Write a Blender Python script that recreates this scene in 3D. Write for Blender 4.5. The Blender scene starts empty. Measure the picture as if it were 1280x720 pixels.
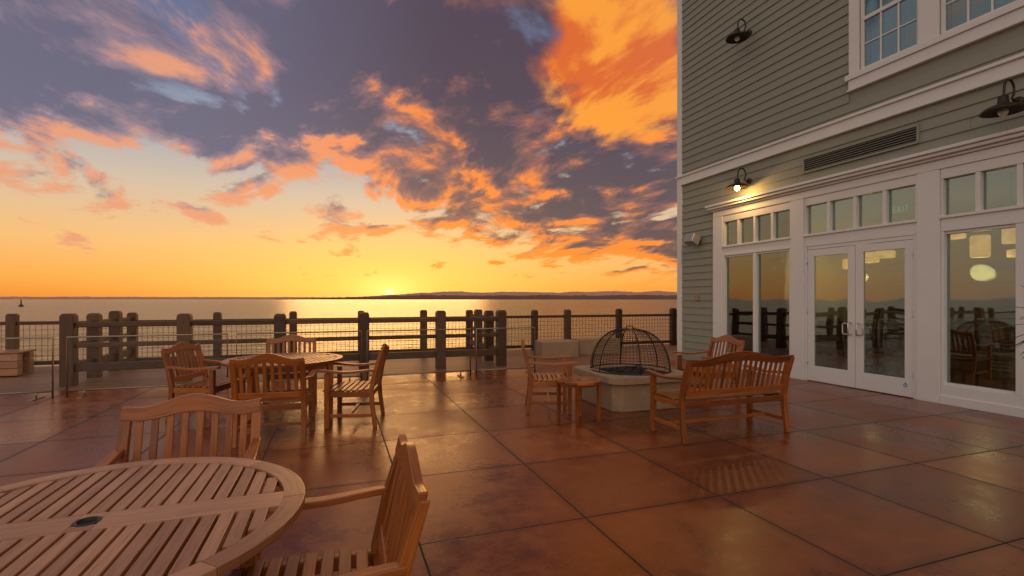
import bpy, math, random
from mathutils import Vector, Matrix
random.seed(7)
sc=bpy.context.scene
V=Vector
# ------------------------------------------------------------------ node helpers
class NT:
    def __init__(s,tree):
        s.t=tree; s.n=tree.nodes; s.l=tree.links
    def new(s,typ,**kw):
        nd=s.n.new(typ)
        for k,v in kw.items(): setattr(nd,k,v)
        return nd
    def put(s,sock,v):
        if isinstance(v,bpy.types.NodeSocket): s.l.new(v,sock)
        elif v is not None: sock.default_value=v
    def m(s,op,a,b=None,c=None,clamp=False):
        nd=s.new('ShaderNodeMath',operation=op,use_clamp=clamp)
        s.put(nd.inputs[0],a)
        if b is not None: s.put(nd.inputs[1],b)
        if c is not None: s.put(nd.inputs[2],c)
        return nd.outputs[0]
    def sstep(s,x,a,b):
        nd=s.new('ShaderNodeMapRange',interpolation_type='SMOOTHSTEP')
        s.put(nd.inputs[0],x); s.put(nd.inputs[1],a); s.put(nd.inputs[2],b)
        nd.inputs[3].default_value=0; nd.inputs[4].default_value=1
        return nd.outputs[0]
    def mix(s,f,a,b,typ='MIX'):
        nd=s.new('ShaderNodeMix',data_type='RGBA',blend_type=typ)
        s.put(nd.inputs[0],f)
        for i,v in ((6,a),(7,b)):
            if isinstance(v,tuple) and len(v)==3: v=v+(1,)
            s.put(nd.inputs[i],v)
        return nd.outputs[2]
    def ramp(s,f,stops,interp='LINEAR'):
        nd=s.new('ShaderNodeValToRGB'); cr=nd.color_ramp; cr.interpolation=interp
        while len(cr.elements)<len(stops): cr.elements.new(0.5)
        for e,(p,c) in zip(cr.elements,stops):
            e.position=p; e.color=tuple(c)+(1,) if not isinstance(c,(int,float)) else (c,c,c,1)
        s.put(nd.inputs[0],f); return nd.outputs[0]
    def noise(s,vec,scale,detail=4,rough=.5,dist=0):
        nd=s.new('ShaderNodeTexNoise')
        s.put(nd.inputs['Vector'],vec)
        nd.inputs['Scale'].default_value=scale; nd.inputs['Detail'].default_value=detail
        nd.inputs['Roughness'].default_value=rough; nd.inputs['Distortion'].default_value=dist
        return nd.outputs[0]
    def mapping(s,vec,loc=(0,0,0),rot=(0,0,0),scale=(1,1,1)):
        nd=s.new('ShaderNodeMapping'); s.put(nd.inputs[0],vec)
        nd.inputs[1].default_value=loc; nd.inputs[2].default_value=rot; nd.inputs[3].default_value=scale
        return nd.outputs[0]
    def comb(s,x,y,z):
        nd=s.new('ShaderNodeCombineXYZ')
        for i,v in enumerate((x,y,z)): s.put(nd.inputs[i],v)
        return nd.outputs[0]
    def sep(s,v):
        nd=s.new('ShaderNodeSeparateXYZ'); s.put(nd.inputs[0],v); return nd.outputs
    def bump(s,h,strength,dist=.01):
        nd=s.new('ShaderNodeBump'); nd.inputs['Strength'].default_value=strength
        nd.inputs['Distance'].default_value=dist; s.put(nd.inputs['Height'],h); return nd.outputs[0]
def mat(name):
    m=bpy.data.materials.new(name); m.use_nodes=True
    nt=NT(m.node_tree); b=m.node_tree.nodes['Principled BSDF']
    return m,nt,b
def objco(nt): return nt.new('ShaderNodeTexCoord').outputs['Object']
def simple(name,col,rough=.5,metal=0,var=.15,scale=6,bump=.1):
    m,nt,b=mat(name); co=objco(nt)
    n=nt.noise(co,scale,3,.6)
    c=nt.mix(n,tuple(x*(1-var) for x in col),tuple(min(1,x*(1+var)) for x in col))
    nt.put(b.inputs['Base Color'],c)
    n2=nt.noise(co,scale*7,1,.6)
    nt.put(b.inputs['Roughness'],nt.m('ADD',nt.m('MULTIPLY',n2,.2),rough-.1))
    b.inputs['Metallic'].default_value=metal
    if bump>.1: nt.put(b.inputs['Normal'],nt.bump(n2,bump,.004))
    return m
def woodmat(name,dark,light,rough=.45):
    m,nt,b=mat(name)
    uv=nt.new('ShaderNodeUVMap',uv_map='UVMap').outputs[0]
    tn=nt.new('ShaderNodeUVMap',uv_map='tone').outputs[0]
    tone=nt.sep(tn)[0]
    g=nt.noise(nt.mapping(uv,scale=(2.0,45,1)),1,3,.65)
    g2=nt.noise(nt.mapping(uv,scale=(6,160,1)),1,1,.6)
    big=nt.noise(objco(nt),5,1,.5)
    f=nt.m('ADD',nt.m('MULTIPLY',g,.8),nt.m('MULTIPLY',tone,.5))
    f=nt.m('ADD',f,nt.m('MULTIPLY',big,.3))
    c=nt.ramp(nt.m('SUBTRACT',f,.28),[(.1,dark),(.55,tuple((a+b_)/2 for a,b_ in zip(dark,light))),(.95,light)])
    c=nt.mix(nt.m('MULTIPLY',nt.sstep(g2,.52,.75),.5),c,tuple(x*.5 for x in dark))
    nt.put(b.inputs['Base Color'],c)
    nt.put(b.inputs['Roughness'],nt.m('ADD',nt.m('MULTIPLY',g2,.25),rough-.12))
    nt.put(b.inputs['Normal'],nt.bump(g2,.25,.002))
    return m
# ------------------------------------------------------------------ mesh builder
class MB:
    def __init__(s): s.v=[];s.f=[];s.uv=[];s.t=[];s.sm=[]
    def face(s,idx,uvs,tone,smooth=False):
        s.f.append(idx); s.uv.append(uvs); s.t.append(tone); s.sm.append(smooth)
    def obox(s,c,ax,ay,az):
        c=V(c);ax=V(ax);ay=V(ay);az=V(az)
        tone=random.random(); off=random.random()*20
        L=[ax.length,ay.length,az.length]; k=L.index(max(L))
        base=len(s.v); pts=[]
        for i in (-1,1):
            for j in (-1,1):
                for l in (-1,1):
                    s.v.append(c+ax*i+ay*j+az*l)
                    q=[i*L[0],j*L[1],l*L[2]]
                    a=q[k]; o=[q[m] for m in range(3) if m!=k]
                    pts.append((a+off,o[0]+o[1]*1.3+off*3))
        for q in ((0,1,3,2),(4,6,7,5),(0,4,5,1),(2,3,7,6),(0,2,6,4),(1,5,7,3)):
            s.face([base+x for x in q],[pts[x] for x in q],tone)
    def box(s,x0,x1,y0,y1,z0,z1):
        s.obox(((x0+x1)/2,(y0+y1)/2,(z0+z1)/2),((x1-x0)/2,0,0),(0,(y1-y0)/2,0),(0,0,(z1-z0)/2))
    def beam(s,p0,p1,w,h,up=(0,0,1)):
        p0=V(p0);p1=V(p1);d=p1-p0;dn=d.normalized();u=V(up)
        sd=dn.cross(u)
        if sd.length<1e-4: sd=dn.cross(V((1,0,0)))
        sd.normalize(); u=sd.cross(dn).normalized()
        s.obox((p0+p1)/2,d/2,sd*w/2,u*h/2)
    def sweep(s,secs,smooth=False,close=False):
        tone=random.random();off=random.random()*20;base=len(s.v);L=0;prev=None;Ls=[]
        for c,a,b in secs:
            c=V(c);a=V(a);b=V(b)
            if prev is not None: L+=(c-prev).length
            prev=c; Ls.append(L+off)
            for i,j in ((-1,-1),(1,-1),(1,1),(-1,1)): s.v.append(c+a*i+b*j)
        n=len(secs); w=[0,.05,.11,.16,.2]
        for i in range(n-1):
            i2=i+1
            l1=Ls[i]; l2=Ls[i2]
            for k in range(4):
                k2=(k+1)%4
                s.face([base+i*4+k,base+i*4+k2,base+i2*4+k2,base+i2*4+k],
                       [(l1,w[k]+off),(l1,w[k+1]+off),(l2,w[k+1]+off),(l2,w[k]+off)],tone,smooth)
        s.face([base+3,base+2,base+1,base],[(off,off)]*4,tone)
        e=base+(n-1)*4
        s.face([e,e+1,e+2,e+3],[(off,off)]*4,tone)
    def tube(s,pts,r,n=8,closed=False,taper=None):
        pts=[V(p) for p in pts]; base=len(s.v); N=len(pts); up=None
        for i,p in enumerate(pts):
            if closed: t=(pts[(i+1)%N]-pts[i-1])
            else: t=pts[min(i+1,N-1)]-pts[max(i-1,0)]
            t.normalize()
            if up is None:
                up=V((0,0,1)) if abs(t.z)<.9 else V((1,0,0))
            a=t.cross(up)
            if a.length<1e-3: a=t.cross(V((0,1,0)))
            a.normalize(); b=a.cross(t).normalized(); up=b
            rr=r if taper is None else taper[i]
            for k in range(n):
                an=2*math.pi*k/n
                s.v.append(p+a*math.cos(an)*rr+b*math.sin(an)*rr)
        for i in range(N-1+(1 if closed else 0)):
            i2=(i+1)%N
            for k in range(n):
                k2=(k+1)%n
                s.face([base+i*n+k,base+i*n+k2,base+i2*n+k2,base+i2*n+k],[(i*.1,k*.02),(i*.1,k*.02+.02),(i*.1+.1,k*.02+.02),(i*.1+.1,k*.02)],.5,n>4)
        if not closed:
            s.face([base+k for k in range(n)][::-1],[(0,0)]*n,.5)
            s.face([base+(N-1)*n+k for k in range(n)],[(0,0)]*n,.5)
    def rev(s,c,prof,n=32):
        base=len(s.v); c=V(c); M=len(prof)
        for r,z in prof:
            for k in range(n):
                a=2*math.pi*k/n; s.v.append(c+V((math.cos(a)*r,math.sin(a)*r,z)))
        for i in range(M-1):
            for k in range(n):
                k2=(k+1)%n
                s.face([base+i*n+k,base+i*n+k2,base+(i+1)*n+k2,base+(i+1)*n+k],[(k*.1,i*.1),(k*.1+.1,i*.1),(k*.1+.1,i*.1+.1),(k*.1,i*.1+.1)],.5,True)
    def prism(s,poly,z0,z1):
        b=len(s.v);n=len(poly);t=random.random()
        for z in (z0,z1):
            for x,y in poly: s.v.append(V((x,y,z)))
        for k in range(n):
            k2=(k+1)%n; s.face([b+k,b+k2,b+n+k2,b+n+k],[(k,0),(k+1,0),(k+1,1),(k,1)],t)
        s.face([b+k for k in range(n)][::-1],[(p[0],p[1]) for p in poly][::-1],t)
        s.face([b+n+k for k in range(n)],[(p[0],p[1]) for p in poly],t)
    def mesh(s,name,m):
        me=bpy.data.meshes.new(name); me.from_pydata([tuple(x) for x in s.v],[],s.f)
        u=me.uv_layers.new(name='UVMap'); t=me.uv_layers.new(name='tone')
        i=0
        for fi,f in enumerate(s.f):
            for k in range(len(f)):
                u.data[i].uv=s.uv[fi][k]; t.data[i].uv=(s.t[fi],0); i+=1
        me.polygons.foreach_set('use_smooth',s.sm)
        me.materials.append(m); me.update(); return me
    def obj(s,name,m,parent=None,bevel=0,seg=2):
        return mkobj(name,s.mesh(name,m),parent,bevel,seg)
def mkobj(name,me,parent=None,bevel=0,seg=2):
    o=bpy.data.objects.new(name,me); sc.collection.objects.link(o)
    if parent: o.parent=parent
    if bevel:
        md=o.modifiers.new('bevel','BEVEL'); md.width=bevel; md.segments=seg; md.limit_method='ANGLE'; md.angle_limit=math.radians(40)
    return o
def empty(name,loc=(0,0,0),rz=0):
    e=bpy.data.objects.new(name,None); sc.collection.objects.link(e); e.location=loc; e.rotation_euler=(0,0,rz)
    e.empty_display_size=.2; return e
# ------------------------------------------------------------------ materials
teak=woodmat('teak',(.09,.019,.0035),(.52,.155,.024),.34)
teak_w=woodmat('teak_weathered',(.24,.092,.042),(.58,.29,.16),.34)
timber=woodmat('dark_timber',(.035,.017,.009),(.16,.076,.034),.55)
white=simple('white_paint',(.76,.74,.72),.4,0,.05,3,.05)
sage=simple('sage_siding_paint',(.285,.285,.225),.6,0,.08,2.0,.15)
bronze=simple('bronze_metal',(.05,.035,.025),.4,.7,.2)
steel=simple('brushed_steel',(.55,.53,.5),.3,.9,.1)
darkmetal=simple('dark_metal',(.03,.028,.027),.45,.6)
screensteel=simple('screen_steel',(.32,.25,.19),.35,.8)
concrete=simple('cast_concrete',(.36,.24,.15),.75,0,.28,7,.5)
hwire=simple('galvanised_wire',(.20,.17,.14),.4,.7,.1)
rock=simple('lava_rock',(.03,.025,.022),.9,0,.4,20,.8)
leafm=simple('plant_leaf',(.035,.06,.03),.45,0,.3)
curtain=simple('curtain_cloth',(.50,.66,.76),.8,0,.06,3,.1)
black=simple('shade_and_cord_black',(.008,.007,.006),.8)  # near-black: painted shade in table hole and vent, plain colour of lantern cords
def glassmat(name,base=.14,tint=(.75,.8,.8),k=1.4,refl=(.80,.93,.92)):
    m,nt,b=mat(name); nt.n.remove(b)
    fr=nt.new('ShaderNodeFresnel'); fr.inputs[0].default_value=1.5
    f=nt.m('ADD',nt.m('MULTIPLY',fr.outputs[0],k),base,clamp=True)
    tr=nt.new('ShaderNodeBsdfTransparent'); tr.inputs[0].default_value=tint+(1,)
    gl=nt.new('ShaderNodeBsdfGlossy'); gl.inputs['Roughness'].default_value=.015
    gl.inputs['Color'].default_value=refl+(1,)
    n=nt.noise(objco(nt),1.3,1,.5); nt.put(gl.inputs['Normal'],nt.bump(n,.06,.05))
    mx=nt.new('ShaderNodeMixShader'); nt.put(mx.inputs[0],f); nt.l.new(tr.outputs[0],mx.inputs[1]); nt.l.new(gl.outputs[0],mx.inputs[2])
    nt.l.new(mx.outputs[0],nt.n['Material Output'].inputs[0]); return m
glass=glassmat('window_glass',.20,(.70,.78,.74),1.1)
clear=glassmat('clear_screen_glass',.0,(.96,.97,.96),.30)
def emit(name,c,s):
    m,nt,b=mat(name)
    b.inputs['Base Color'].default_value=c+(1,); b.inputs['Emission Color'].default_value=c+(1,); b.inputs['Emission Strength'].default_value=s
    return m
def lantern_mat():
    m,nt,b=mat('lantern_paper'); co=objco(nt); x,y,z=nt.sep(co)
    wv=nt.m('SINE',nt.m('MULTIPLY',z,190)); n=nt.noise(co,9,2,.6)
    s_=nt.m('ADD',nt.m('MULTIPLY',wv,.16),nt.m('MULTIPLY',n,.9))
    c=nt.mix(n,(1.0,.38,.08),(1.0,.60,.20))
    b.inputs['Base Color'].default_value=(.4,.28,.14,1)
    nt.put(b.inputs['Emission Color'],c); nt.put(b.inputs['Emission Strength'],nt.m('ADD',s_,.50)); return m
lantern=lantern_mat()
bulbm=emit('lit_bulb',(1,.62,.16),18)
greenm=emit('exit_green',(.15,.8,.4),.35)
TX0,TXS,TY0,TYS=1.58,1.11,2.98,1.155
def floor_mat():
    m,nt,b=mat('stained_concrete'); co=objco(nt); x,y,z=nt.sep(co)
    fx=nt.m('DIVIDE',nt.m('SUBTRACT',x,TX0),TXS); fy=nt.m('DIVIDE',nt.m('SUBTRACT',y,TY0),TYS)
    def dist(f,s):
        r=nt.m('SUBTRACT',f,nt.m('ROUND',f)); return nt.m('MULTIPLY',nt.m('ABSOLUTE',r),s)
    n3=nt.noise(co,45,2,.7)
    d=nt.m('MINIMUM',dist(fx,TXS),dist(fy,TYS))
    wob=nt.m('MULTIPLY',nt.m('SUBTRACT',n3,.5),.006)
    joint=nt.m('SUBTRACT',1,nt.sstep(nt.m('ADD',d,wob),.003,.008))
    cell=nt.new('ShaderNodeTexWhiteNoise',noise_dimensions='2D')
    nt.put(cell.inputs['Vector'],nt.comb(nt.m('FLOOR',fx),nt.m('FLOOR',fy),0))
    cv=cell.outputs['Value']
    n1=nt.noise(co,.7,3,.6,.4); n2=nt.noise(co,5,4,.72)
    c=nt.ramp(nt.m('ADD',nt.m('MULTIPLY',n1,.5),nt.m('MULTIPLY',n2,.5)),[(.34,(.11,.022,.007)),(.48,(.22,.052,.014)),(.6,(.32,.088,.024)),(.74,(.46,.155,.05))])
    c=nt.mix(nt.m('MULTIPLY',cv,.42),c,(.10,.022,.008))
    c=nt.mix(nt.m('MULTIPLY',nt.sstep(n3,.55,.8),.4),c,(.40,.15,.06))
    edge=nt.m('SUBTRACT',1,nt.sstep(nt.m('ADD',d,nt.m('MULTIPLY',n2,.05)),.02,.11))
    c=nt.mix(nt.m('MULTIPLY',edge,.4),c,(.05,.014,.006))
    c=nt.mix(joint,c,(.010,.005,.004))
    nt.put(b.inputs['Base Color'],c)
    r=nt.m('ADD',nt.m('MULTIPLY',nt.sstep(n1,.35,.7),.14),nt.m('MULTIPLY',n2,.30))
    r=nt.m('ADD',r,nt.m('MULTIPLY',cv,.08))
    nt.put(b.inputs['Roughness'],nt.m('ADD',nt.m('ADD',r,.07),nt.m('MULTIPLY',joint,.5)))
    h=nt.m('SUBTRACT',nt.m('MULTIPLY',n3,.4),nt.m('MULTIPLY',joint,2.5))
    nt.put(b.inputs['Normal'],nt.bump(h,.4,.004))
    b.inputs['Specular IOR Level'].default_value=.55
    return m
def board_mat():
    m,nt,b=mat('boardwalk_planks'); co=objco(nt); x,y,z=nt.sep(co)
    f=nt.m('DIVIDE',y,.15); r=nt.m('ABSOLUTE',nt.m('SUBTRACT',f,nt.m('ROUND',f)))
    gap=nt.m('SUBTRACT',1,nt.sstep(r,.02,.05))
    cell=nt.new('ShaderNodeTexWhiteNoise',noise_dimensions='1D'); nt.put(cell.inputs['W'],nt.m('FLOOR',f))
    n=nt.noise(nt.mapping(co,scale=(1.5,30,1)),1,3,.6)
    c=nt.ramp(nt.m('ADD',nt.m('MULTIPLY',n,.6),nt.m('MULTIPLY',cell.outputs[0],.4)),[(.2,(.15,.065,.035)),(.8,(.34,.17,.10))])
    c=nt.mix(gap,c,(.01,.008,.006)); nt.put(b.inputs['Base Color'],c); b.inputs['Roughness'].default_value=.5
    nt.put(b.inputs['Normal'],nt.bump(nt.m('SUBTRACT',n,gap),.4,.005)); return m
def water_mat():
    m,nt,b=mat('sea_water'); co=objco(nt)
    n1=nt.noise(nt.mapping(co,rot=(0,0,.2),scale=(.10,.35,1)),1,4,.62)
    n2=nt.noise(nt.mapping(co,rot=(0,0,-.15),scale=(.9,2.2,1)),1,2,.6)
    nt.put(b.inputs['Base Color'],(.13,.09,.06,1))
    b.inputs['Roughness'].default_value=.22
    b.inputs['IOR'].default_value=1.4; b.inputs['Specular IOR Level'].default_value=.8
    nt.put(b.inputs['Normal'],nt.bump(nt.m('ADD',nt.m('MULTIPLY',n1,3.0),nt.m('MULTIPLY',n2,.7)),.8,.36))
    return m
# ------------------------------------------------------------------ world
SAZ,SEL=math.radians(5.6),math.radians(1.6)
w=bpy.data.worlds.new('World'); sc.world=w; w.use_nodes=True
try:
    w.cycles.sampling_method='MANUAL'; w.cycles.sample_map_resolution=512
except Exception: pass
nt=NT(w.node_tree)
for n in list(nt.n): nt.n.remove(n)
D=nt.new('ShaderNodeTexCoord').outputs['Generated']
x,y,z=nt.sep(D)
el=nt.m('MULTIPLY',nt.m('ARCSINE',z),57.2958)
az=nt.m('MULTIPLY',nt.m('ARCTAN2',x,y),57.2958)
sd=nt.m('ADD',nt.m('MULTIPLY',x,math.sin(SAZ)),nt.m('MULTIPLY',y,math.cos(SAZ)))
west=nt.sstep(sd,.08,.88)
e45=nt.m('DIVIDE',el,45,clamp=True)
warm=nt.ramp(e45,[(0,(.84,.25,.03)),(.04,(.93,.37,.065)),(.12,(.90,.49,.18)),(.24,(.66,.51,.37)),(.36,(.36,.39,.45)),(.50,(.14,.17,.31)),(.75,(.12,.13,.21)),(1,(.14,.14,.19))])
cool=nt.ramp(e45,[(0,(.46,.32,.24)),(.2,(.42,.38,.34)),(.5,(.42,.40,.38)),(1,(.40,.37,.36))])
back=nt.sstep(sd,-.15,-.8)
cool=nt.mix(back,cool,(1.0,.80,.64))  # unseen sky behind the camera, raised in brightness to fill the scene
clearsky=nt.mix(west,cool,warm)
def gauss(a0,e0,sa,se):
    da=nt.m('DIVIDE',nt.m('SUBTRACT',az,a0),sa); de=nt.m('DIVIDE',nt.m('SUBTRACT',el,e0),se)
    q=nt.m('ADD',nt.m('MULTIPLY',da,da),nt.m('MULTIPLY',de,de))
    return nt.m('EXPONENT',nt.m('MULTIPLY',q,-1))
clearsky=nt.mix(nt.m('MULTIPLY',gauss(5.6,2,20,5.0),.85),clearsky,(1.0,.64,.14))
zk=nt.m('ADD',nt.m('MAXIMUM',z,0),.16)
P=nt.comb(nt.m('DIVIDE',x,zk),nt.m('DIVIDE',y,zk),0)
def dens(off):
    Pc=nt.mapping(nt.mapping(P,loc=off),loc=(3.1,1.7,0),rot=(0,0,math.radians(38)),scale=(1.0,.66,1))
    return Pc,nt.noise(Pc,2.1,6,.60,.35)
Pc,n1=dens((0,0,0))
_,n1s=dens((.015,.16,0))
n2=nt.noise(nt.mapping(Pc,loc=(7,3,2)),1.3,3,.55,.2)
relief=nt.m('SUBTRACT',n1,n1s)
thrEl=nt.m('SUBTRACT',11.5,nt.m('MULTIPLY',az,.20))
cov=nt.sstep(nt.m('SUBTRACT',el,thrEl),-7,4)
cov=nt.m('MULTIPLY',cov,nt.m('ADD',nt.m('MULTIPLY',west,.75),.3))
cov=nt.m('MAXIMUM',cov,nt.m('MULTIPLY',gauss(36,9,11,7),1.15))
cov=nt.m('MAXIMUM',cov,nt.m('MULTIPLY',gauss(12,19,16,8),1.15))
cov=nt.m('MAXIMUM',cov,nt.m('MULTIPLY',gauss(-20,10,16,4),.42))
bigg=gauss(30.5,27,9.5,9)
cov=nt.m('ADD',cov,nt.m('MULTIPLY',bigg,.9))
thr=nt.m('SUBTRACT',.575,nt.m('MULTIPLY',cov,.20))
dd=nt.m('SUBTRACT',n1,thr)
mask=nt.sstep(dd,0,.085)
thick=nt.sstep(dd,.03,.20)
side=nt.sstep(az,-16,16)
lit=nt.mix(side,(.80,.33,.18),(1.0,.25,.018))
drk=nt.mix(side,(.135,.122,.190),(.078,.048,.070))
mid=nt.mix(side,(.29,.20,.25),(.26,.10,.08))
lown=nt.m('SUBTRACT',1,nt.sstep(el,6,24))
lf=nt.m('ADD',nt.m('MULTIPLY',relief,6.5),nt.m('MULTIPLY',nt.m('SUBTRACT',n2,.5),2.2))
lf=nt.m('ADD',lf,nt.m('MULTIPLY',lown,.28))
lf=nt.m('ADD',lf,nt.m('MULTIPLY',nt.m('SUBTRACT',.50,thick),.7))
l1=nt.sstep(lf,-.32,.28); l2=nt.sstep(lf,.10,.68)
ccol=nt.mix(l2,nt.mix(l1,drk,mid),lit)
big=nt.m('MULTIPLY',bigg,1.6)
big=nt.sstep(nt.m('ADD',big,nt.m('MULTIPLY',nt.m('SUBTRACT',n1,.5),2.4)),.45,.85)
ccol=nt.mix(big,ccol,nt.mix(nt.sstep(nt.m('ADD',n2,nt.m('MULTIPLY',relief,2.5)),.3,.65),(.74,.13,.006),(1.0,.34,.015)))
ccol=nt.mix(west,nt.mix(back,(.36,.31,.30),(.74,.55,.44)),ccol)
horfade=nt.sstep(el,1.2,3.5)
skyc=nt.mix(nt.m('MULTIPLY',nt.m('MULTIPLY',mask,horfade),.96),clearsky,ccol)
glow=nt.m('ADD',nt.m('MULTIPLY',gauss(5.6,1.0,3.5,1.6),.3),nt.m('MULTIPLY',gauss(5.6,.8,.5,.32),1.4))
gcol=nt.mix(1.0,(1.0,.78,.30),nt.comb(glow,glow,glow),'MULTIPLY')
skyc=nt.mix(1.0,skyc,gcol,'ADD')
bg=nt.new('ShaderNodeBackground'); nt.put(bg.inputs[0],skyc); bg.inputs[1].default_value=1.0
ns=nt.new('ShaderNodeTexSky',sky_type='NISHITA'); ns.sun_disc=False; ns.sun_elevation=SEL; ns.sun_rotation=SAZ
bg2=nt.new('ShaderNodeBackground'); nt.put(bg2.inputs[0],ns.outputs[0]); bg2.inputs[1].default_value=.015
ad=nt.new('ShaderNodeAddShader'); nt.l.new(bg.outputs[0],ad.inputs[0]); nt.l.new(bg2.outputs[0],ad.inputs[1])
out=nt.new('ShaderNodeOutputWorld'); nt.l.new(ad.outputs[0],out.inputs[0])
sl=bpy.data.lights.new('sun','SUN'); sl.energy=.42; sl.angle=math.radians(22); sl.color=(1,.48,.15)
so=bpy.data.objects.new('sun',sl); sc.collection.objects.link(so)
se=math.radians(8.0)
sdv=V((math.sin(SAZ)*math.cos(se),math.cos(SAZ)*math.cos(se),math.sin(se)))
so.rotation_euler=sdv.to_track_quat('Z','Y').to_euler()
# ------------------------------------------------------------------ ground / sea / hills
b=MB(); b.box(-16,8.3,-6,9.9,-.5,0); b.obj('patio_floor',floor_mat())
b=MB(); b.box(-16,22,9.9,13.65,-.35,-.004); b.obj('boardwalk',board_mat())
b=MB()
for px in range(-15,22,3):
    for py in (10.6,13.3): b.tube([(px,py,-.35),(px,py,-5)],.18,10)
b.obj('pier_piles',timber)
b=MB(); b.box(-16,8.3,-6,9.9,-5,-.5); b.obj('sea_wall',concrete)
b=MB(); R=30000
b.v=[V((-R,-R,-3)),V((R,-R,-3)),V((R,R,-3)),V((-R,R,-3))]; b.face([0,1,2,3],[(0,0)]*4,.5); b.obj('sea',water_mat())
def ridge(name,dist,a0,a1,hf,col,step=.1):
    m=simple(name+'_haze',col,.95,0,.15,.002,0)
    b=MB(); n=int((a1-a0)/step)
    for i in range(n+1):
        a=math.radians(a0+i*step); t=i/n; h=hf(a0+i*step,t)
        for rr,zz in ((dist,-3),(dist*1.01,h*.6-3),(dist*1.04,h),(dist*1.12,-3)):
            b.v.append(V((math.sin(a)*rr,math.cos(a)*rr,zz)))
    for i in range(n):
        for k in range(3):
            b.face([i*4+k,i*4+4+k,i*4+5+k,i*4+1+k],[(0,0)]*4,.5,True)
    b.obj(name,m)
from mathutils import noise as mn
def hn(a,f,s): return mn.fractal(V((a*f,s,0)),1.0,2.0,5)
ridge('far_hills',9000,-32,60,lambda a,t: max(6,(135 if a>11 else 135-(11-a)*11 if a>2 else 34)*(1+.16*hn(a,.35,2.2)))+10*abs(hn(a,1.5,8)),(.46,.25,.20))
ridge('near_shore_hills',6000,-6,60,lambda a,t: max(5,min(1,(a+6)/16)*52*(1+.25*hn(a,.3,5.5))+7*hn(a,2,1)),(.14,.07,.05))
# ------------------------------------------------------------------ building
FX=8.05
bld=empty('seaside_building')
y1=10.23
WIN=[(4.85,5.73),(3.70,4.59)]
WZ0,WZ1=5.17,6.90
SF0,SF1,SFZ=-3.2,8.93,3.30
def wallcells(b,X0,X1,ys,zs,holes):
    for i in range(len(ys)-1):
        for j in range(len(zs)-1):
            yc=(ys[i]+ys[i+1])/2; zc=(zs[j]+zs[j+1])/2
            if any(h[0]<yc<h[1] and h[2]<zc<h[3] for h in holes): continue
            b.box(X0,X1,ys[i],ys[i+1],zs[j],zs[j+1])
holes=[(SF0,SF1,-1,SFZ)]+[(a,c,WZ0,WZ1) for a,c in WIN]
b=MB()
wallcells(b,FX,FX+.2,[-6,SF0,3.70,4.59,4.85,5.73,SF1,y1],[0,SFZ,WZ0,WZ1,11.5],holes)
b.box(FX+.2,22,y1-.2,y1,0,11.5); b.box(FX+.2,22,-6,-5.8,0,11.5); b.box(21.8,22,-5.8,y1-.2,0,11.5)
b.obj('wall',sage,bld)
b=MB(); b.box(FX-.35,22.3,-6.3,y1+.35,11.5,11.75); b.obj('roof',darkmetal,bld)
b=MB(); EXP=.165
def lap(ya,yb,z,h):
    t0=.026;t1=.006
    cuts=[ya]; yy=ya+random.uniform(1.5,4.2)
    while yy<yb-.6: cuts.append(yy); yy+=random.uniform(2.6,4.2)
    cuts.append(yb)
    for a,c in zip(cuts[:-1],cuts[1:]):
        i=len(b.v); c2=c-.002 if c!=yb else c
        dx=random.uniform(-.0015,.0015)
        for yv in (a,c2):
            b.v+= [V((FX-.001,yv,z)),V((FX-t0-dx,yv,z)),V((FX-t1-dx,yv,z+h)),V((FX-.001,yv,z+h))]
        for q in ((0,1,5,4),(1,2,6,5),(2,3,7,6),(0,3,2,1),(4,5,6,7)):
            b.face([i+k for k in q],[(0,0)]*4,.5)
zz=0.12
while zz<11.4:
    h=EXP
    if zz+h<3.62: segs=[(9.03,y1-.1)]
    else: segs=[(-5.9,y1-.1)]
    z0,z1_=zz,zz+h
    if z1_>4.86 and z0<7.05:
        segs=[(-5.9,3.50),(5.90,y1-.1)]
    for s in segs: lap(s[0],s[1],z0,h)
    zz+=h
b.obj('lap_siding',sage,bld)
b=MB()
b.box(FX-.05,FX-.001,y1-.11,y1+.045,0,11.5)
b.box(FX-.001,FX+.12,y1+.001,y1+.045,0,11.5)
b.box(FX-.055,FX-.0,-5.9,y1-.11,4.29,4.46)
b.box(FX-.095,FX-.0,-5.9,y1+.06,4.46,4.505)
b.box(FX-.075,FX-.0,-5.9,y1+.0-.11,4.262,4.288)
b.obj('belt_trim',white,bld,.006)
b=MB()
b.box(FX-.05,FX,SF0-.1,9.03,3.30,3.43)
b.box(FX-.09,FX,SF0-.1,9.06,3.432,3.47)
b.box(FX-.15,FX,SF0-.1,9.10,3.472,3.52)
b.box(FX-.19,FX,SF0-.1,9.13,3.522,3.57)
b.obj('storefront_cornice',white,bld,.008)
b=MB(); b.box(FX-.04,FX,9.03,y1-.11,0,.118); b.obj('base_board',sage,bld,.004)
frm=MB(); gl=MB()
FR0,FR1=FX-.03,FX+.12
def vpost(ya,yb,z0=0,z1=3.298,o=0): frm.box(FR0-o,FR1,ya,yb,z0,z1)
groups=[(7.01,8.74,'win'),(4.87,6.73,'door'),(2.86,4.57,'win'),(.76,2.62,'door'),(-1.2,.52,'win'),(-3.0,-1.44,'win')]
vpost(8.745,9.03,o=.02)
for i,g in enumerate(groups):
    if i>0: vpost(g[1]+.003,groups[i-1][0]-.003,o=.02)
vpost(SF0,-3.003,o=.02)
hd=MB()
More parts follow.
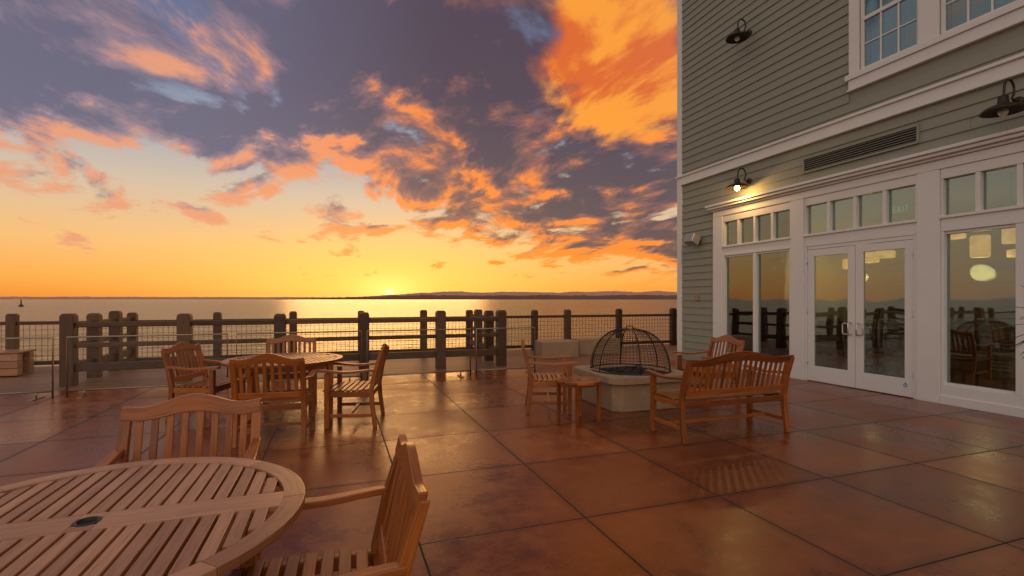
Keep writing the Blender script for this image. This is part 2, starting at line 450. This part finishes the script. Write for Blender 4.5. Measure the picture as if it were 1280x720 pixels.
for (a,c,k) in groups:
    frm.box(FR0,FR1,a,c,3.16,3.298)
    frm.box(FR0,FR1,a,c,2.42,2.64)
    frm.box(FR0-.03,FR0-.001,a,c,2.60,2.64)
    n=4; wv=(c-a)/n
    for j in range(n+1):
        yy=a+j*wv; e=.028
        frm.box(FR0+.004,FR1,max(a,yy-e),min(c,yy+e),2.642,3.158)
    gl.box(FX+.04,FX+.048,a,c,2.62,3.18)
    if k=='win':
        frm.box(FR0,FR1,a,c,0,.26)
        frm.box(FR0-.02,FR0-.001,a,c,0,.12)
        mid_=(a+c)/2
        for yy in (a,mid_,c): frm.box(FR0+.004,FR1,max(a,yy-.04),min(c,yy+.04),.262,2.418)
        frm.box(FR0+.03,FR1-.02,a,c,.262,.30); frm.box(FR0+.03,FR1-.02,a,c,2.38,2.418)
        gl.box(FX+.04,FX+.048,a,c,.25,2.42)
    else:
        mid_=(a+c)/2
        frm.box(FR0,FR1,a,a+.05,0,2.418); frm.box(FR0,FR1,c-.05,c,0,2.418)
        frm.box(FR0+.01,FR1,a+.052,c-.052,2.36,2.418)
        for s0,s1 in ((a+.054,mid_-.004),(mid_+.004,c-.054)):
            d0,d1=FX-.015,FX+.035
            frm.box(d0,d1,s0,s0+.125,.012,2.355); frm.box(d0,d1,s1-.125,s1,.012,2.355)
            frm.box(d0,d1,s0+.125,s1-.125,.012,.28); frm.box(d0,d1,s0+.125,s1-.125,2.235,2.355)
            gl.box(FX+.005,FX+.013,s0+.12,s1-.12,.27,2.24)
        for sg in (-1,1):
            hy=mid_+sg*.07
            hd.tube([(FX-.015,hy,.88),(FX-.075,hy,.88),(FX-.085,hy,.90),(FX-.085,hy,1.06),(FX-.075,hy,1.08),(FX-.015,hy,1.08)],.011,8)
            hd.tube([(FX-.08,hy,.89),(FX-.08,hy+sg*.09,.89),(FX-.08,hy+sg*.1,.91),(FX-.08,hy+sg*.1,1.05),(FX-.08,hy+sg*.09,1.07),(FX-.08,hy,1.07)],.009,8)
            for hz in (.3,1.2,2.1):
                hyy=mid_+sg*((c-a)/2-.052); hd.tube([(FX-.018,hyy,hz),(FX-.018,hyy,hz+.1)],.010,8)
frm.obj('storefront_frame',white,bld,.004)
gl.obj('storefront_glass',glass,bld)
hd.obj('door_handles',steel,bld)
b=MB(); b.box(FX-.0175,FX-.0155,4.98,5.09,.13,.24); b.obj('door_sticker',simple('sticker_white',(.7,.75,.85),.4),bld)
b=MB()
b.rev((0,0,0),[(.018,0),(.028,0)],16); b.box(-.028,-.010,-.004,.006,-.0006,.0006); b.box(-.040,-.030,-.006,.006,-.0006,.0006)
o=b.obj('sticker_symbol',simple('sticker_symbol',(.03,.06,.2),.4),bld)
o.rotation_euler=(0,math.radians(90),0); o.location=(FX-.0185,5.035,.18)
b=MB()
def letter(y0,segs):
    for (a0,z0,a1,z1) in segs: b.beam((9.0,y0-a0*.05,2.95+z0*.10),(9.0,y0-a1*.05,2.95+z1*.10),.008,.010)
letter(5.84,[(0,0,0,1),(0,0,1,0),(0,.5,.8,.5),(0,1,1,1)])
letter(5.77,[(0,0,1,1),(0,1,1,0)])
letter(5.70,[(.5,0,.5,1)])
letter(5.65,[(.5,0,.5,1),(0,1,1,1)])
b.obj('exit_sign',greenm,bld)
# ---- upper windows
fr=MB(); g2=MB(); cu=MB()
ya,yb=3.52,5.885
fr.box(FX-.05,FX-.0,5.735,yb,WZ0-.001,7.02); fr.box(FX-.05,FX,4.595,4.845,WZ0-.001,7.02); fr.box(FX-.05,FX,ya,3.695,WZ0-.001,7.02)
fr.box(FX-.052,FX,ya,yb,6.905,7.04); fr.box(FX-.09,FX,ya-.04,yb+.04,WZ0-.09,WZ0-.003)
fr.box(FX-.06,FX,ya,yb,WZ0-.24,WZ0-.092)
fr.box(FX-.075,FX,ya-.02,yb+.02,WZ0-.27,WZ0-.242)
for a,c in WIN:
    fr.box(FX+.01,FX+.07,a,a+.05,WZ0,WZ1); fr.box(FX+.01,FX+.07,c-.05,c,WZ0,WZ1)
    fr.box(FX+.01,FX+.07,a+.05,c-.05,WZ0,WZ0+.06); fr.box(FX+.01,FX+.07,a+.05,c-.05,5.99,6.05); fr.box(FX+.01,FX+.07,a+.05,c-.05,6.84,WZ1)
    for j in (1,2):
        yy=a+.05+(c-a-.1)*j/3; fr.box(FX+.02,FX+.06,yy-.011,yy+.011,WZ0+.06,5.99); fr.box(FX+.02,FX+.06,yy-.011,yy+.011,6.05,6.84)
    for zc in (5.61,6.44):
        for j in range(3):
            q0=a+.05+(c-a-.1)*j/3+.011; q1=a+.05+(c-a-.1)*(j+1)/3-.011
            fr.box(FX+.022,FX+.058,q0,q1,zc-.011,zc+.011)
    g2.box(FX+.038,FX+.044,a+.04,c-.04,WZ0+.04,6.86)
    n=60; i0=len(cu.v)
    for i in range(n+1):
        yy=a+(c-a)*i/n; xx=FX+.26+.03*math.sin(i*.9)+.015*math.sin(i*2.1+1)
        cu.v+=[V((xx,yy,WZ0-.1)),V((xx,yy,WZ1+.1))]
    for i in range(n): cu.face([i0+2*i,i0+2*i+2,i0+2*i+3,i0+2*i+1],[(0,0)]*4,.5,True)
fr.obj('upper_window_frame',white,bld,.003); g2.obj('upper_window_glass',glassmat('upper_glass',.10),bld); cu.obj('curtains',curtain,bld)
b=MB(); b.box(FX-.05,FX,4.87,6.72,4.0,4.03); b.box(FX-.05,FX,4.87,6.72,3.75,3.78); b.box(FX-.05,FX,4.84,4.868,3.75,4.03); b.box(FX-.05,FX,6.722,6.75,3.75,4.03)
for i in range(6):
    zz=3.79+i*.037; b.obox((FX-.03,5.795,zz+.012),(.014,0,.012),(0,.924,0),(-.001,0,.001))
b.obj('vent_frame',sage,bld)
b=MB(); b.box(FX-.032,FX-.029,4.87,6.72,3.78,4.0); b.obj('vent_shade_sheet',black,bld)  # flat black sheet over the siding, painting the shade between louvres
# ---- interior
inn=simple('interior_wall',(.28,.19,.12),.8)
b=MB(); b.box(FX+.2,16,-5.7,10.0,0,.01); b.obj('interior_floor',simple('interior_carpet',(.07,.05,.04),.8),bld)
b=MB(); b.box(FX+.2,16.2,-5.7,10.0,3.36,3.5); b.box(16,16.2,-5.7,10.0,.0,3.36); b.box(FX+.2,21.8,-5.7,10.0,7.2,7.3)
for yy in (9.2,6.0,2.8): b.box(15.2,15.99,yy-.2,yy+.2,0.01,3.35)
b.obj('interior_walls',inn,bld)
lan=((10,5.13,2.34,.13,.36),(9.5,4.50,2.42,.10,.24),(11.2,5.2,2.27,.15,.13),(11,6.1,2.66,.22,.10),(11,7.3,2.42,.18,.15),(12.5,8.6,2.5,.15,.26),(12.8,9.4,2.4,.15,.26),(9.4,3.5,2.2,.14,.3),(10,2.0,2.3,.16,.4),(14,8.2,2.5,.16,.2))
b=MB()
for (lx,ly,lz,r,h) in lan:
    b.rev((lx,ly,lz),[(.001,h/2),(r*.88,h/2),(r*.99,h*.42),(r,h*.15),(r,-h*.15),(r*.99,-h*.42),(r*.88,-h/2),(.001,-h/2)],20)
b.obj('pendant_lanterns',lantern,bld)
b=MB()
for (lx,ly,lz,r,h) in lan: b.tube([(lx,ly,lz+h/2),(lx,ly,3.36)],.006,5)
b.obj('lantern_cords',black,bld)
for (lx,ly,lz) in ((11.0,5.6,1.95),(12.6,8.9,2.0)):
    l=bpy.data.lights.new('pendant_light','POINT'); l.energy=30; l.color=(1,.56,.22); l.shadow_soft_size=.15
    lo=bpy.data.objects.new('pendant_light',l); sc.collection.objects.link(lo); lo.parent=bld; lo.location=(lx,ly,lz)
b=MB()
for i in range(8):
    tx=10+ (i%2)*2.4; ty=8.6-(i//2)*2.4
    b.box(tx-.5,tx+.5,ty-.5,ty+.5,.72,.76); b.tube([(tx,ty,.01),(tx,ty,.72)],.05,8)
    for dx,dy in ((.75,0),(-.75,0),(0,.75),(0,-.75)):
        b.box(tx+dx-.2,tx+dx+.2,ty+dy-.2,ty+dy+.2,.42,.47)
        for q in (-.18,.18):
            for p in (-.18,.18): b.box(tx+dx+q-.02,tx+dx+q+.02,ty+dy+p-.02,ty+dy+p+.02,.01,.42)
        bx,by=tx+dx*1.25,ty+dy*1.25
        if dx: b.box(bx-.02,bx+.02,by-.2,by+.2,.5,.95)
        else: b.box(bx-.2,bx+.2,by-.02,by+.02,.5,.95)
b.obj('dining_furniture',timber,bld)
b=MB()
for (ya,yb,z0,z1_,xx) in ((5.0,5.72,.5,1.95,8.6),(3.0,4.3,.5,1.75,8.6)):
    q=z0
    while q<z1_:
        b.obox((xx,(ya+yb)/2,q),(.02,0,.008),(0,(yb-ya)/2,0),(-.0004,0,.001)); q+=.05
b.obj('window_blinds',simple('blind_slat',(.10,.085,.07),.6),bld)
# ---- gooseneck lamps
bulboff=simple('bulb_glass',(.6,.6,.58),.2)
def lamp(y0,z0,on):
    e=empty('gooseneck_wall_lamp',(FX-.028,y0,z0))
    b=MB()
    b.rev((0,0,0),[(0.001,0),(.06,0),(.06,.03),(.035,.045),(.001,.045)],20)
    o=b.obj('wall_plate',bronze,e); o.rotation_euler=(0,math.radians(-90),0)
    b=MB(); pts=[(-.04,0,0),(-.10,0,.005)]
    for i in range(13):
        pts.append((-.2+.1*math.cos(math.radians(-60+i*20)), 0, .13+.12*math.sin(math.radians(-60+i*20))))
    pts.append((-.31,0,.05)); pts.append((-.32,0,-.0))
    b.tube(pts,.014,8); b.obj('gooseneck_arm',bronze,e)
    b=MB()
    b.rev((-.32,0,0),[(.03,.03),(.05,.02),(.055,-.05),(.07,-.075),(.12,-.09),(.18,-.115),(.215,-.15),(.22,-.165),(.212,-.163),(.175,-.125),(.11,-.10),(.06,-.085),(.001,-.08)],28)
    b.rev((-.32,0,0),[(.001,.04),(.03,.03)],28)
    b.obj('shade',bronze,e)
    b=MB(); b.rev((-.32,0,-.16),[(.001,-.065),(.035,-.05),(.055,-.01),(.04,.03),(.02,.06)],16)
    b.obj('bulb',bulbm if on else bulboff,e)
    if on:
        l=bpy.data.lights.new('lamp_light','POINT'); l.energy=20; l.color=(1,.56,.16); l.shadow_soft_size=.05
        lo=bpy.data.objects.new('lamp_light',l); sc.collection.objects.link(lo); lo.parent=e; lo.location=(-.32,0,-.27)
lamp(8.0,6.95,False); lamp(8.0,3.90,True); lamp(3.72,3.93,False)
e=empty('wall_floodlight',(FX-.03,9.5,2.86))
b=MB(); b.box(-.05,0,-.06,.06,-.08,.08); b.beam((-.05,0,0),(-.16,0,.02),.04,.04); b.obj('bracket',darkmetal,e,.004)
b=MB(); b.obox((-.2,.0,.0),(.10,0,-.05),(0,.15,0),(.05,0,.10)); b.obj('housing',simple('grey_metal',(.35,.34,.33),.4,.3),e,.02)
e=empty('wall_outlet_box',(FX-.03,9.55,1.5)); b=MB(); b.box(-.05,0,-.04,.04,-.06,.06); b.obj('cover',concrete,e,.006)
# ------------------------------------------------------------------ furniture meshes
def hump_fn(xx,hump,hh):
    t=min(1,abs(xx)/hump); return .5*(1+math.cos(math.pi*t))*hh
def crest(b,hw,yb,z0,hump,hh,th=.032,n=36):
    secs=[]
    for i in range(n+1):
        xx=-hw+2*hw*i/n; hz=hump_fn(xx,hump,hh)
        flick=.010*max(0,(abs(xx)/hw-.75)/.25)
        secs.append(((xx,yb,z0+hz*.8+flick),(0,th/2,0),(0,-.008,.036+.2*hz)))
    b.sweep(secs)
def seat_set(W,nsl,zc):
    hw=W/2-.03; parts={}
    hump=min(.25,hw*.85) if W<1 else .55; hh=.060 if W<1 else .075
    b=MB()
    for s in (-1,1):
        b.box(s*hw-.027,s*hw+.027,.21,.262,0,.625)
        b.sweep([((s*hw,-.30,0),(.026,0,0),(0,.022,0)),((s*hw,-.265,.25),(.026,0,0),(0,.024,0)),((s*hw,-.255,.42),(.026,0,0),(0,.026,0)),((s*hw,-.30,.65),(.026,0,0),(0,.022,0)),((s*hw,-.365,zc+.02),(.026,0,0),(0,.017,0))])
    parts['legs']=b.mesh('legs',teak)
    b=MB(); r=hw-.028
    b.box(-r,r,.215,.25,.345,.405); b.box(-r,r,-.27,-.235,.345,.405)
    for s in (-1,1):
        b.box(s*hw-.016,s*hw+.016,-.235,.208,.35,.41)
        b.box(s*hw-.014,s*hw+.014,-.255,.208,.12,.16)
    b.box(-hw+.015,hw-.015,-.02,.015,.125,.155)
    for i in range(8):
        yy=-.215+i*.0655; b.box(-hw-.012 if abs(yy)<.19 else -r,hw+.012 if abs(yy)<.19 else r,yy,yy+.048,.411,.431)
    parts['seat']=b.mesh('seat',teak)
    b=MB()
    b.obox((0,-.272,.50),(hw-.027,0,0),(0,.014,0),(0,-.006,.03))
    crest(b,hw+.02,-.352,zc,hump,hh)
    for i in range(nsl):
        xx=(-1+2*(i+.5)/nsl)*(hw-.03)
        hz=hump_fn(xx,hump,hh)*.7
        b.beam((xx,-.276,.52),(xx,-.345,zc-.03+hz),.036,.014,up=(0,1,0))
    parts['backrest']=b.mesh('backrest',teak)
    b=MB()
    for s in (-1,1):
        secs=[]
        for i in range(11):
            t=i/10; yy=-.31+t*.64; zz=.645+.012*math.cos(t*2*math.pi)
            ww=.022+.012*math.sin(t*math.pi*.5)
            secs.append(((s*(hw+.006+.015*t),yy,zz),(ww,0,0),(0,0,.014)))
        b.sweep(secs)
    parts['arms']=b.mesh('arms',teak)
    return parts
chairP=seat_set(.70,8,.838); benchP=seat_set(1.42,19,.815)
def place(parts,name,x,y,ang):
    e=empty(name,(x,y,0),ang)
    for k,me in parts.items(): mkobj(k,me,e,.005,2)
    return e
def face(dx,dy): return math.atan2(dy,dx)-math.pi/2
place(chairP,'wooden_armchair',-.76,2.90,face(0,-1))
place(chairP,'wooden_armchair',-.10,1.86,face(-1,.03))
place(chairP,'wooden_armchair',-.60,5.80,face(.12,1))
place(chairP,'wooden_armchair',-1.50,7.15,face(.93,-.35))
place(chairP,'wooden_armchair',-.62,7.85,face(.05,-1))
place(chairP,'wooden_armchair',.20,6.28,face(-.97,.22))
place(chairP,'wooden_armchair',2.70,6.12,face(.94,-.34))
place(chairP,'wooden_armchair',5.16,5.95,face(-1,.05))
place(benchP,'wooden_garden_bench',4.02,4.46,face(0.01,1))
def table(name,x,y,R,m,H=.74,sc_=1,rot=0,leginset=.62):
    e=empty(name,(x,y,0),rot); b=MB(); rw=.075*sc_
    nb=8
    for k in range(nb):
        secs=[]
        for i in range(9):
            a=2*math.pi*(k+i/8)/nb+(0.0012 if i==0 else -.0012 if i==8 else 0)
            c,s=math.cos(a),math.sin(a)
            secs.append((((R-rw/2)*c,(R-rw/2)*s,H-.0145),(rw/2*c,rw/2*s,0),(0,0,.0145)))
        b.sweep(secs)
    bw=.07*sc_
    L=R-rw+.004
    b.box(-L,-.036*sc_,-bw,bw,H-.027,H-.003); b.box(.036*sc_,L,-bw,bw,H-.027,H-.003)
    b.box(-.036*sc_,.036*sc_,-bw,-.030*sc_,H-.027,H-.003); b.box(-.036*sc_,.036*sc_,.030*sc_,bw,H-.027,H-.003)
    sw,gap=.042*sc_,.011*sc_; step=sw+gap; k=int((R-rw)/step)
    for i in range(-k,k+1):
        xx=i*step; ri=R-rw+.012
        xm=abs(xx)+sw/2
        if xm>=ri: continue
        l=math.sqrt(ri*ri-xm*xm)
        if l<bw+.03: continue
        for s in (-1,1): b.box(xx-sw/2,xx+sw/2,min(s*(bw+.004),s*l),max(s*(bw+.004),s*l),H-.026,H-.0035+random.uniform(-.0008,.0008))
    b.obj('table_top',m,e,.0025)
    b=MB(); b.rev((0,0,H-.0035),[(.027*sc_,-.012),(.029*sc_,.001),(.033*sc_,.002),(.038*sc_,.002),(.042*sc_,-.0005)],28); b.obj('umbrella_hole_ring',darkmetal,e)
    b=MB(); b.rev((0,0,H-.009),[(.001,0),(.034*sc_,0)],24); b.obj('umbrella_hole_shade_disc',black,e)  # black disc painting the darkness down the hole, not a plug
    b=MB(); q=R*leginset
    for sx in (-1,1):
        for sy in (-1,1):
            b.sweep([((sx*q,sy*q,0),(.028*sc_,0,0),(0,.028*sc_,0)),((sx*q,sy*q,H-.03),(.034*sc_,0,0),(0,.034*sc_,0))])
    for s in (-1,1):
        b.box(-q+.035*sc_,q-.035*sc_,s*q-.014,s*q+.014,H-.11*sc_,H-.03)
        b.box(s*q-.014,s*q+.014,-q+.035*sc_,q-.035*sc_,H-.11*sc_,H-.03)
    b.box(-q,q,-.02,.02,H-.07*sc_,H-.032)
    b.obj('table_legs',teak,e,.004)
table('round_patio_table',-.775,2.01,.665,teak_w)
table('round_patio_table',-.60,6.69,.68,teak,rot=.3)
table('round_side_table',2.76,5.38,.275,teak,.50,.62,.25)
# ------------------------------------------------------------------ fire pit
e=empty('fire_pit',(3.97,6.15,0)); e.scale=(1.04,1.04,1.0)
def octo(r,c): return [(-r+c,-r),(r-c,-r),(r,-r+c),(r,r-c),(r-c,r),(-r+c,r),(-r,r-c),(-r,-r+c)]
b=MB(); b.prism(octo(.56,.10),0,.37); b.obj('base',concrete,e,.012)
b=MB()
o_=octo(.62,.13); i_=octo(.40,.02); bb=len(b.v)
for P_,z_ in ((o_,.37),(o_,.46),(i_,.46),(i_,.30)):
    for px,py in P_: b.v.append(V((px,py,z_)))
for r_ in range(3):
    for k in range(8):
        k2=(k+1)%8; b.face([bb+r_*8+k,bb+r_*8+k2,bb+r_*8+8+k2,bb+r_*8+8+k],[(0,0)]*4,.5)
b.obj('cap_ledge',concrete,e,.012)
b=MB(); b.prism(octo(.40,.02),.371,.40); b.obj('burner_pan',darkmetal,e)
b=MB()
for i in range(170):
    cx,cy=random.uniform(-.36,.36),random.uniform(-.36,.36); r=random.uniform(.018,.042)
    q=Matrix.Rotation(random.random()*6,3,'Z')@Matrix.Rotation(random.random()*6,3,'X')
    b.obox((cx,cy,.405+random.random()*.03),q@V((r,0,0)),q@V((0,r*.8,0)),q@V((0,0,r*.7)))
b.obj('lava_rocks',rock,e,.008)
b=MB(); Rd,Hd=.54,.58; zb=.465
def dpt(a,t):
    r=Rd*math.cos(t*math.pi/2)**.75; zz=zb+Hd*math.sin(t*math.pi/2)
    return V((math.cos(a)*r,math.sin(a)*r,zz))
for k in range(64):
    a=2*math.pi*k/64
    b.tube([dpt(a,t/12) for t in range(0,12)],.0022,3)
for t in range(1,20):
    b.tube([dpt(2*math.pi*k/36,t/20) for k in range(36)],.0022,3,True)
b.obj('spark_screen_mesh',darkmetal,e)
b=MB()
b.tube([dpt(2*math.pi*k/40,0) for k in range(40)],.013,6,True)
for k in range(3):
    a=math.pi*k/3+.2
    b.tube([dpt(a,t/12) for t in range(0,12)]+[dpt(a+math.pi,t/12) for t in range(11,-1,-1)],.009,6)
b.tube([(-.06,0,zb+Hd),(-.05,0,zb+Hd+.04),(.05,0,zb+Hd+.04),(.06,0,zb+Hd)],.009,6)
b.obj('spark_screen_frame',darkmetal,e)
# ------------------------------------------------------------------ timber railings
def post(b,x,y,h=1.2,s=.12):
    s*=random.uniform(.94,1.04); h+=random.uniform(-.02,.02)
    b.box(x-s,x+s,y-s,y+s,-.3,h-.04)
    b.sweep([((x,y,h-.04),(s,0,0),(0,s,0)),((x,y,h),(s*.72,0,0),(0,s*.72,0))])
def meshpanel(b,p0,p1,z0,z1,sp=.10,t=.0025):
    p0=V(p0);p1=V(p1);L=(p1-p0).length;d=(p1-p0)/L;n=int(L/sp)
    nrm=V((-d.y,d.x,0))
    for i in range(n+1):
        q=p0+d*(L*i/n); b.obox((q.x,q.y,(z0+z1)/2),d*t,nrm*t,(0,0,(z1-z0)/2))
    m=int((z1-z0)/sp)
    for j in range(m+1):
        zz=z0+(z1-z0)*j/m; c=(p0+p1)/2; b.obox((c.x,c.y,zz),d*L/2,nrm*t,(0,0,t))
e=empty('heavy_timber_railing'); b=MB(); bm_=MB()
nx=[-4.3,-2.6,-1.02,.53,2.1,3.46]
for xx in nx: post(b,xx,10.5,1.21,.102)
RL=((1.03,.09,.09),(.68,.08,.07),(.30,.14,.09))
for i in range(5):
    a,c=nx[i]+.10,nx[i+1]-.10
    for zz,h,wd in RL: b.box(a,c,10.5-wd/2,10.5+wd/2,zz-h/2,zz+h/2)
for X_ in (-4.3,3.46):
    ys=[10.5,11.45,12.4,13.3]
    for yy in ys[1:3]: post(b,X_,yy,1.21,.095)
    for i in range(3):
        for zz,h,wd in RL: b.box(X_-wd/2,X_+wd/2,ys[i]+.093,ys[i+1]-.093,zz-h/2,zz+h/2)
b.obj('posts_and_rails',timber,e,.012)
e=empty('pier_edge_railing'); b=MB()
fx=[-15,-12.8,-10.6,-8.5,-6.4,-4.3,-2.63,-1.0,.6,2.2,3.46,5.4,6.45,8.2,10.2,12.2,14.2,16.2,18.2,20.2]
for xx in fx: post(b,xx,13.3,1.17,.085)
for a,c in zip(fx[:-1],fx[1:]):
    b.box(a+.083,c-.083,13.255,13.345,.93,1.0); b.box(a+.083,c-.083,13.26,13.34,.07,.15)
    meshpanel(bm_,(a+.08,13.3,0),(c-.08,13.3,0),.15,.93,.10,.004)
b.obj('posts_and_rails',timber,e,.01)
bm_.obj('wire_mesh',hwire,e)
# ------------------------------------------------------------------ wind screens
for (a,c) in ((-8.0,-6.05),(-5.9,-3.97),(-3.8,-1.68),(-1.55,.42),(.52,2.42),(2.54,3.75)):
    e=empty('glass_wind_screen',((a+c)/2,9.22,0)); h=(c-a)/2
    b=MB()
    b.tube([(-h,0,.0),(-h,0,.90),(h,0,.90),(h,0,0)],.014,8)
    b.tube([(-h,0,.10),(h,0,.10)],.014,8)
    for s in (-.8,.8):
        b.box(s*h-.03,s*h+.03,-.16,.16,.0,.014); b.tube([(s*h,0,.012),(s*h,0,.1)],.013,8)
    b.obj('steel_frame',screensteel,e)
    b=MB(); b.box(-h+.02,h-.02,-.003,.003,.12,.88); b.obj('glass_panel',clear,e)
for (x0,x1_,yy) in ((4.75,5.75,11.2),(6.0,7.2,11.6)):
    b=MB(); b.box(x0,x1_,yy,yy+.55,-.004,.42); b.obj('stone_block_bench',concrete,None,.02)
for (x0,x1_,yy) in ((-7.2,-5.7,12.0),(-9.6,-8.0,12.0)):
    b=MB()
    for j in range(3):
        b.box(x0,x1_,yy,yy+.16,.02+j*.14,.15+j*.14); b.box(x0,x1_,yy+.40,yy+.55,.02+j*.14,.15+j*.14)
    for j in range(4): b.box(x0-.03,x1_+.03,yy-.02+j*.15,yy+.12+j*.15,.441,.475)
    b.box(x0+.1,x0+.2,yy+.16,yy+.40,0,.43); b.box(x1_-.2,x1_-.1,yy+.16,yy+.40,0,.43)
    b.obj('timber_box_bench',teak_w,None,.006)
b=MB(); bx,by=math.sin(math.radians(-25.2))*420,math.cos(math.radians(-25.2))*420
b.rev((bx,by,-3),[(1.2,0),(1.2,.8),(.4,1.2),(.25,4.2),(.001,4.6)],12); b.obj('channel_buoy',darkmetal)
# ------------------------------------------------------------------ potted yucca
e=empty('potted_yucca',(6.38,2.56,0))
b=MB(); b.rev((0,0,0),[(.001,0),(.17,0),(.23,.42),(.25,.46),(.22,.46),(.20,.40),(.001,.40)],28); b.obj('pot',concrete,e)
b=MB(); b.tube([(0,0,.38),(.02,.01,.8),(0,0,1.22)],.05,8,taper=[.06,.045,.04]); b.obj('trunk',timber,e)
b=MB()
for i in range(72):
    a=random.random()*6.283; up=random.uniform(-.35,1.1); L=random.uniform(.50,.68)
    d=V((math.cos(a)*math.cos(up),math.sin(a)*math.cos(up),math.sin(up))); s=d.cross(V((0,0,1))).normalized()
    secs=[]
    for k in range(7):
        t=k/6; p=V((0,0,1.24))+d*L*t+V((0,0,-.16*t*t)); wdt=.022*(1-t)**.6*(.5+min(1,t*4)*.5)+.001
        secs.append((p,s*wdt,V((0,0,.0012))))
    b.sweep(secs)
b.obj('leaves',leafm,e)
# ------------------------------------------------------------------ camera
cd=bpy.data.cameras.new('camera'); cam=bpy.data.objects.new('camera',cd); sc.collection.objects.link(cam)
cam.location=(0,0,1.47); cam.rotation_euler=(math.radians(90),0,math.radians(-19.5))
cd.sensor_width=36; cd.lens=17.44; cd.shift_y=.0109; cd.clip_end=60000; cd.clip_start=.05
sc.camera=cam
sc.view_settings.view_transform='Standard'; sc.view_settings.look='None'; sc.view_settings.exposure=0
